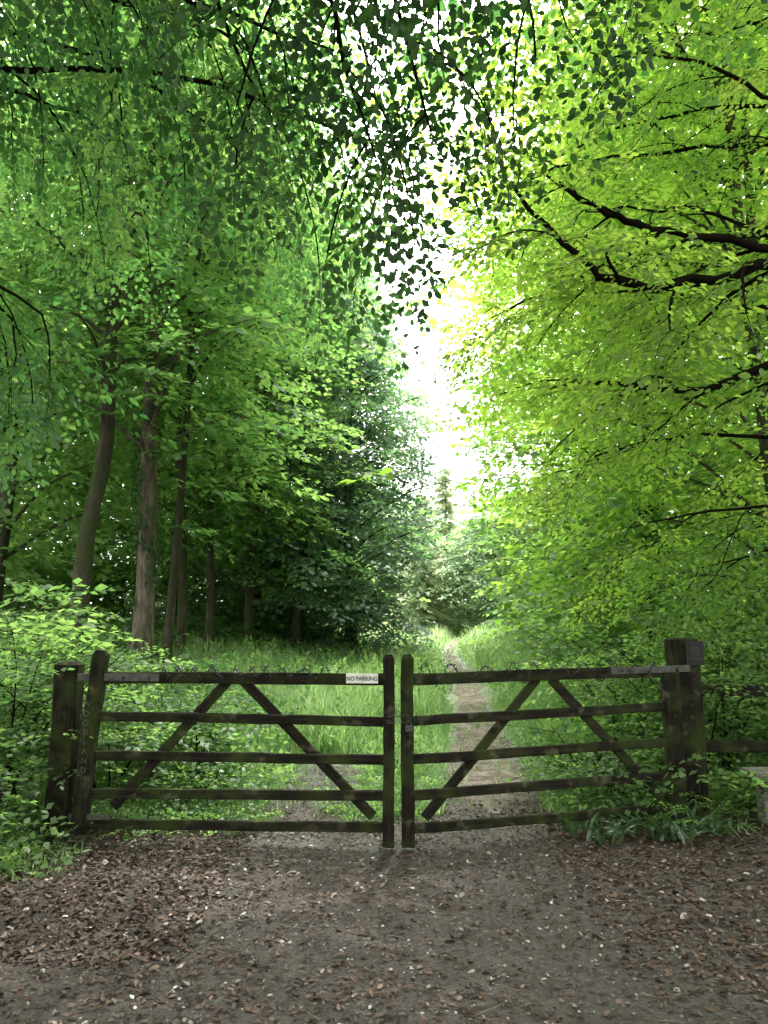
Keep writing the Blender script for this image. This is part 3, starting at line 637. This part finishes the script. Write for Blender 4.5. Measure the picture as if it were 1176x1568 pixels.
def barbed(at,x0,x1,z,parent,amp):
    n=320; u=np.linspace(0,1,n); ph=u*2*np.pi*10+1.2*np.sin(u*14)+U(0,6)
    P=np.array([at(x0+(x1-x0)*q,0,0) for q in u]); P[:,2]=z+np.cos(ph)*(amp+.3*amp*np.sin(u*19)); P[:,1]+=np.sin(ph)*.045-.012
    P+=rng.normal(0,.002,P.shape); pl=[(P,.0042)]
    for k in range(6,n,6):
        c=P[k]
        for q in range(2):
            d=nrm(rng.normal(0,1,3))*.028; pl.append((np.array([c-d,c+d]),.0034))
    tube_obj('barbed_wire',pl,M_wire,parent,4)
barbed(atl,-.32,-1.7,1.262,gl,.035); barbed(atr,.2,2.35,1.255,gr,.062)
pl=[]
for k in range(11):
    a=k/11*6.283; c=np.array([.105+.075*math.cos(a),5.90-.012,.93+.03*math.sin(a)+.01*math.sin(3*a)])
    th=np.linspace(0,6.283,13); up=k%2
    ring=np.stack([c[0]+.017*np.cos(th),c[1]+(.009*np.sin(th) if up else 0*th),c[2]+(0*th if up else .009*np.sin(th))],-1); pl.append((ring,.003))
th=np.linspace(0,3.1416,10); pl.append((np.stack([.185+.018*np.cos(th),5.885+0*th,.885+.028*np.sin(th)],-1),.004))
tube_obj('chain',pl,M_metal,gr,5)
board('padlock',(.158,5.885,.862),(.212,5.885,.862),.05,.022,M_metal,gr,3,.0003,.005)
e=empty('gate_post',(-2.52,6.28,0)); board('post',(-2.52,6.28,-.1),(-2.50,6.28,1.31),.19,.17,M_woodZ,e,14,.006,.015,True,True,.12)
e=empty('gate_post',(2.58,6.76,0)); board('post',(2.58,6.76,-.1),(2.56,6.76,1.50),.23,.2,M_woodZ,e,14,.006,.015,True,True,.06)
def text(name,body,size,loc,mat,parent,rot=(math.pi/2,0,0),sx=1,line=1.0):
    c=bpy.data.curves.new(name,'FONT'); c.body=body; c.size=size; c.extrude=.0008; c.align_x='CENTER'; c.align_y='CENTER'; c.space_line=line; c.offset=.0006
    o=bpy.data.objects.new(name,c); COL.objects.link(o); o.location=loc; o.rotation_euler=rot; o.scale=(sx,1,1); c.materials.append(mat)
    adopt(o,parent); return o
s=empty('no_parking_sign',(-.165,5.93,1.22)); board('plate',(-.285,5.937,1.222),(-.045,5.925,1.222),.072,.005,M_white,s,3,.0002,.002)
text('lettering','NO PARKING',.044,(-.165,5.9265,1.220),M_black,s,(math.pi/2,0,-.05),.88)
s=empty('notice_plaque',(2.62,6.63,1.38)); board('plate',(2.55,6.64,1.385),(2.70,6.64,1.385),.20,.006,M_black,s,3,.0002,.002)
text('lettering','NOTICE\nPRIVATE\nWOOD\nKEEP\nTO PATH',.024,(2.625,6.6335,1.385),M_metal,s)
s=empty('carved_name_lettering',(-2.26,6.03,.8)); text('lettering','W\nO\nO\nD\nL\nA\nN\nD',.06,(-2.262,6.038,.78),M_metal,s,(math.pi/2,0,0),.9,1.15)
e=empty('rail_fence',(3.4,6.85,0))
board('rail_1',(2.68,6.80,1.06),(4.6,6.92,1.05),.09,.035,M_woodX,e,12,.004); board('rail_2',(2.68,6.80,.60),(4.6,6.92,.58),.095,.035,M_woodX,e,12,.004)
board('post_1',(4.45,6.99,-.1),(4.45,6.99,1.25),.13,.1,M_woodZ,e,8,.004,.01,True,True)
e=empty('low_wooden_bench',(3.4,6.35,.1))
board('seat',(2.86,6.32,.47),(4.0,6.42,.47),.05,.24,M_pale,e,8,.004); board('leg_1',(3.02,6.34,.0),(3.02,6.34,.44),.13,.15,M_pale,e,5,.004,.01,False,True)
board('leg_2',(3.85,6.41,.0),(3.85,6.41,.44),.13,.15,M_pale,e,5,.004,.01,False,True)

# ------------------------------------------------------------------ light, world, camera
SUN_EL=math.radians(66); SUN_AZ=math.radians(12)   # from +Y towards +X
sd=Vector((math.sin(SUN_AZ)*math.cos(SUN_EL),math.cos(SUN_AZ)*math.cos(SUN_EL),math.sin(SUN_EL)))
w=bpy.data.worlds.new('World'); sc.world=w; w.use_nodes=True; nt=w.node_tree; nt.nodes.clear(); L=nt.links
out=N_(nt,'ShaderNodeOutputWorld'); bg=N_(nt,'ShaderNodeBackground'); bg.inputs[1].default_value=.15
sky=N_(nt,'ShaderNodeTexSky',sky_type='NISHITA'); sky.sun_disc=False; sky.sun_elevation=SUN_EL; sky.sun_rotation=SUN_AZ
tc=N_(nt,'ShaderNodeTexCoord'); no=N_(nt,'ShaderNodeTexNoise'); no.inputs['Scale'].default_value=2.2; no.inputs['Detail'].default_value=6
L.new(tc.outputs['Generated'],no.inputs[0]); cl=ramp(nt,[(.25,(.75,.75,.75)),(.5,(1,1,1))],no.outputs[0])
dt=N_(nt,'ShaderNodeVectorMath',operation='DOT_PRODUCT'); L.new(tc.outputs['Generated'],dt.inputs[0]); dt.inputs[1].default_value=sd
mxx=N_(nt,'ShaderNodeMath',operation='MAXIMUM'); L.new(dt.outputs['Value'],mxx.inputs[0]); mxx.inputs[1].default_value=0
pw=N_(nt,'ShaderNodeMath',operation='POWER'); L.new(mxx.outputs[0],pw.inputs[0]); pw.inputs[1].default_value=6
ml=N_(nt,'ShaderNodeMath',operation='MULTIPLY_ADD'); L.new(pw.outputs[0],ml.inputs[0]); ml.inputs[1].default_value=200; ml.inputs[2].default_value=31
cc=N_(nt,'ShaderNodeVectorMath',operation='SCALE'); cc.inputs[0].default_value=(1,.97,.98); L.new(ml.outputs[0],cc.inputs['Scale'])
mx=N_(nt,'ShaderNodeMix',data_type='RGBA'); L.new(cl,mx.inputs[0]); L.new(sky.outputs[0],mx.inputs[6]); L.new(cc.outputs[0],mx.inputs[7])
L.new(mx.outputs[2],bg.inputs[0]); L.new(bg.outputs[0],out.inputs[0])
sl=bpy.data.lights.new('sun','SUN'); sl.energy=5; sl.angle=math.radians(.5); sl.color=(1,.95,.85)
so=bpy.data.objects.new('sun',sl); COL.objects.link(so)
so.rotation_euler=(sd).to_track_quat('Z','Y').to_euler()
cd=bpy.data.cameras.new('camera'); co=bpy.data.objects.new('camera',cd); COL.objects.link(co); sc.camera=co
cd.sensor_fit='VERTICAL'; cd.sensor_height=24; cd.lens=12/math.tan(math.radians(33.5)); cd.clip_start=.05; cd.clip_end=1000
co.location=(0,0,1.6); co.rotation_euler=(math.radians(90+8.5),0,0)
sc.view_settings.view_transform='Standard'; sc.view_settings.look='None'; sc.view_settings.exposure=0
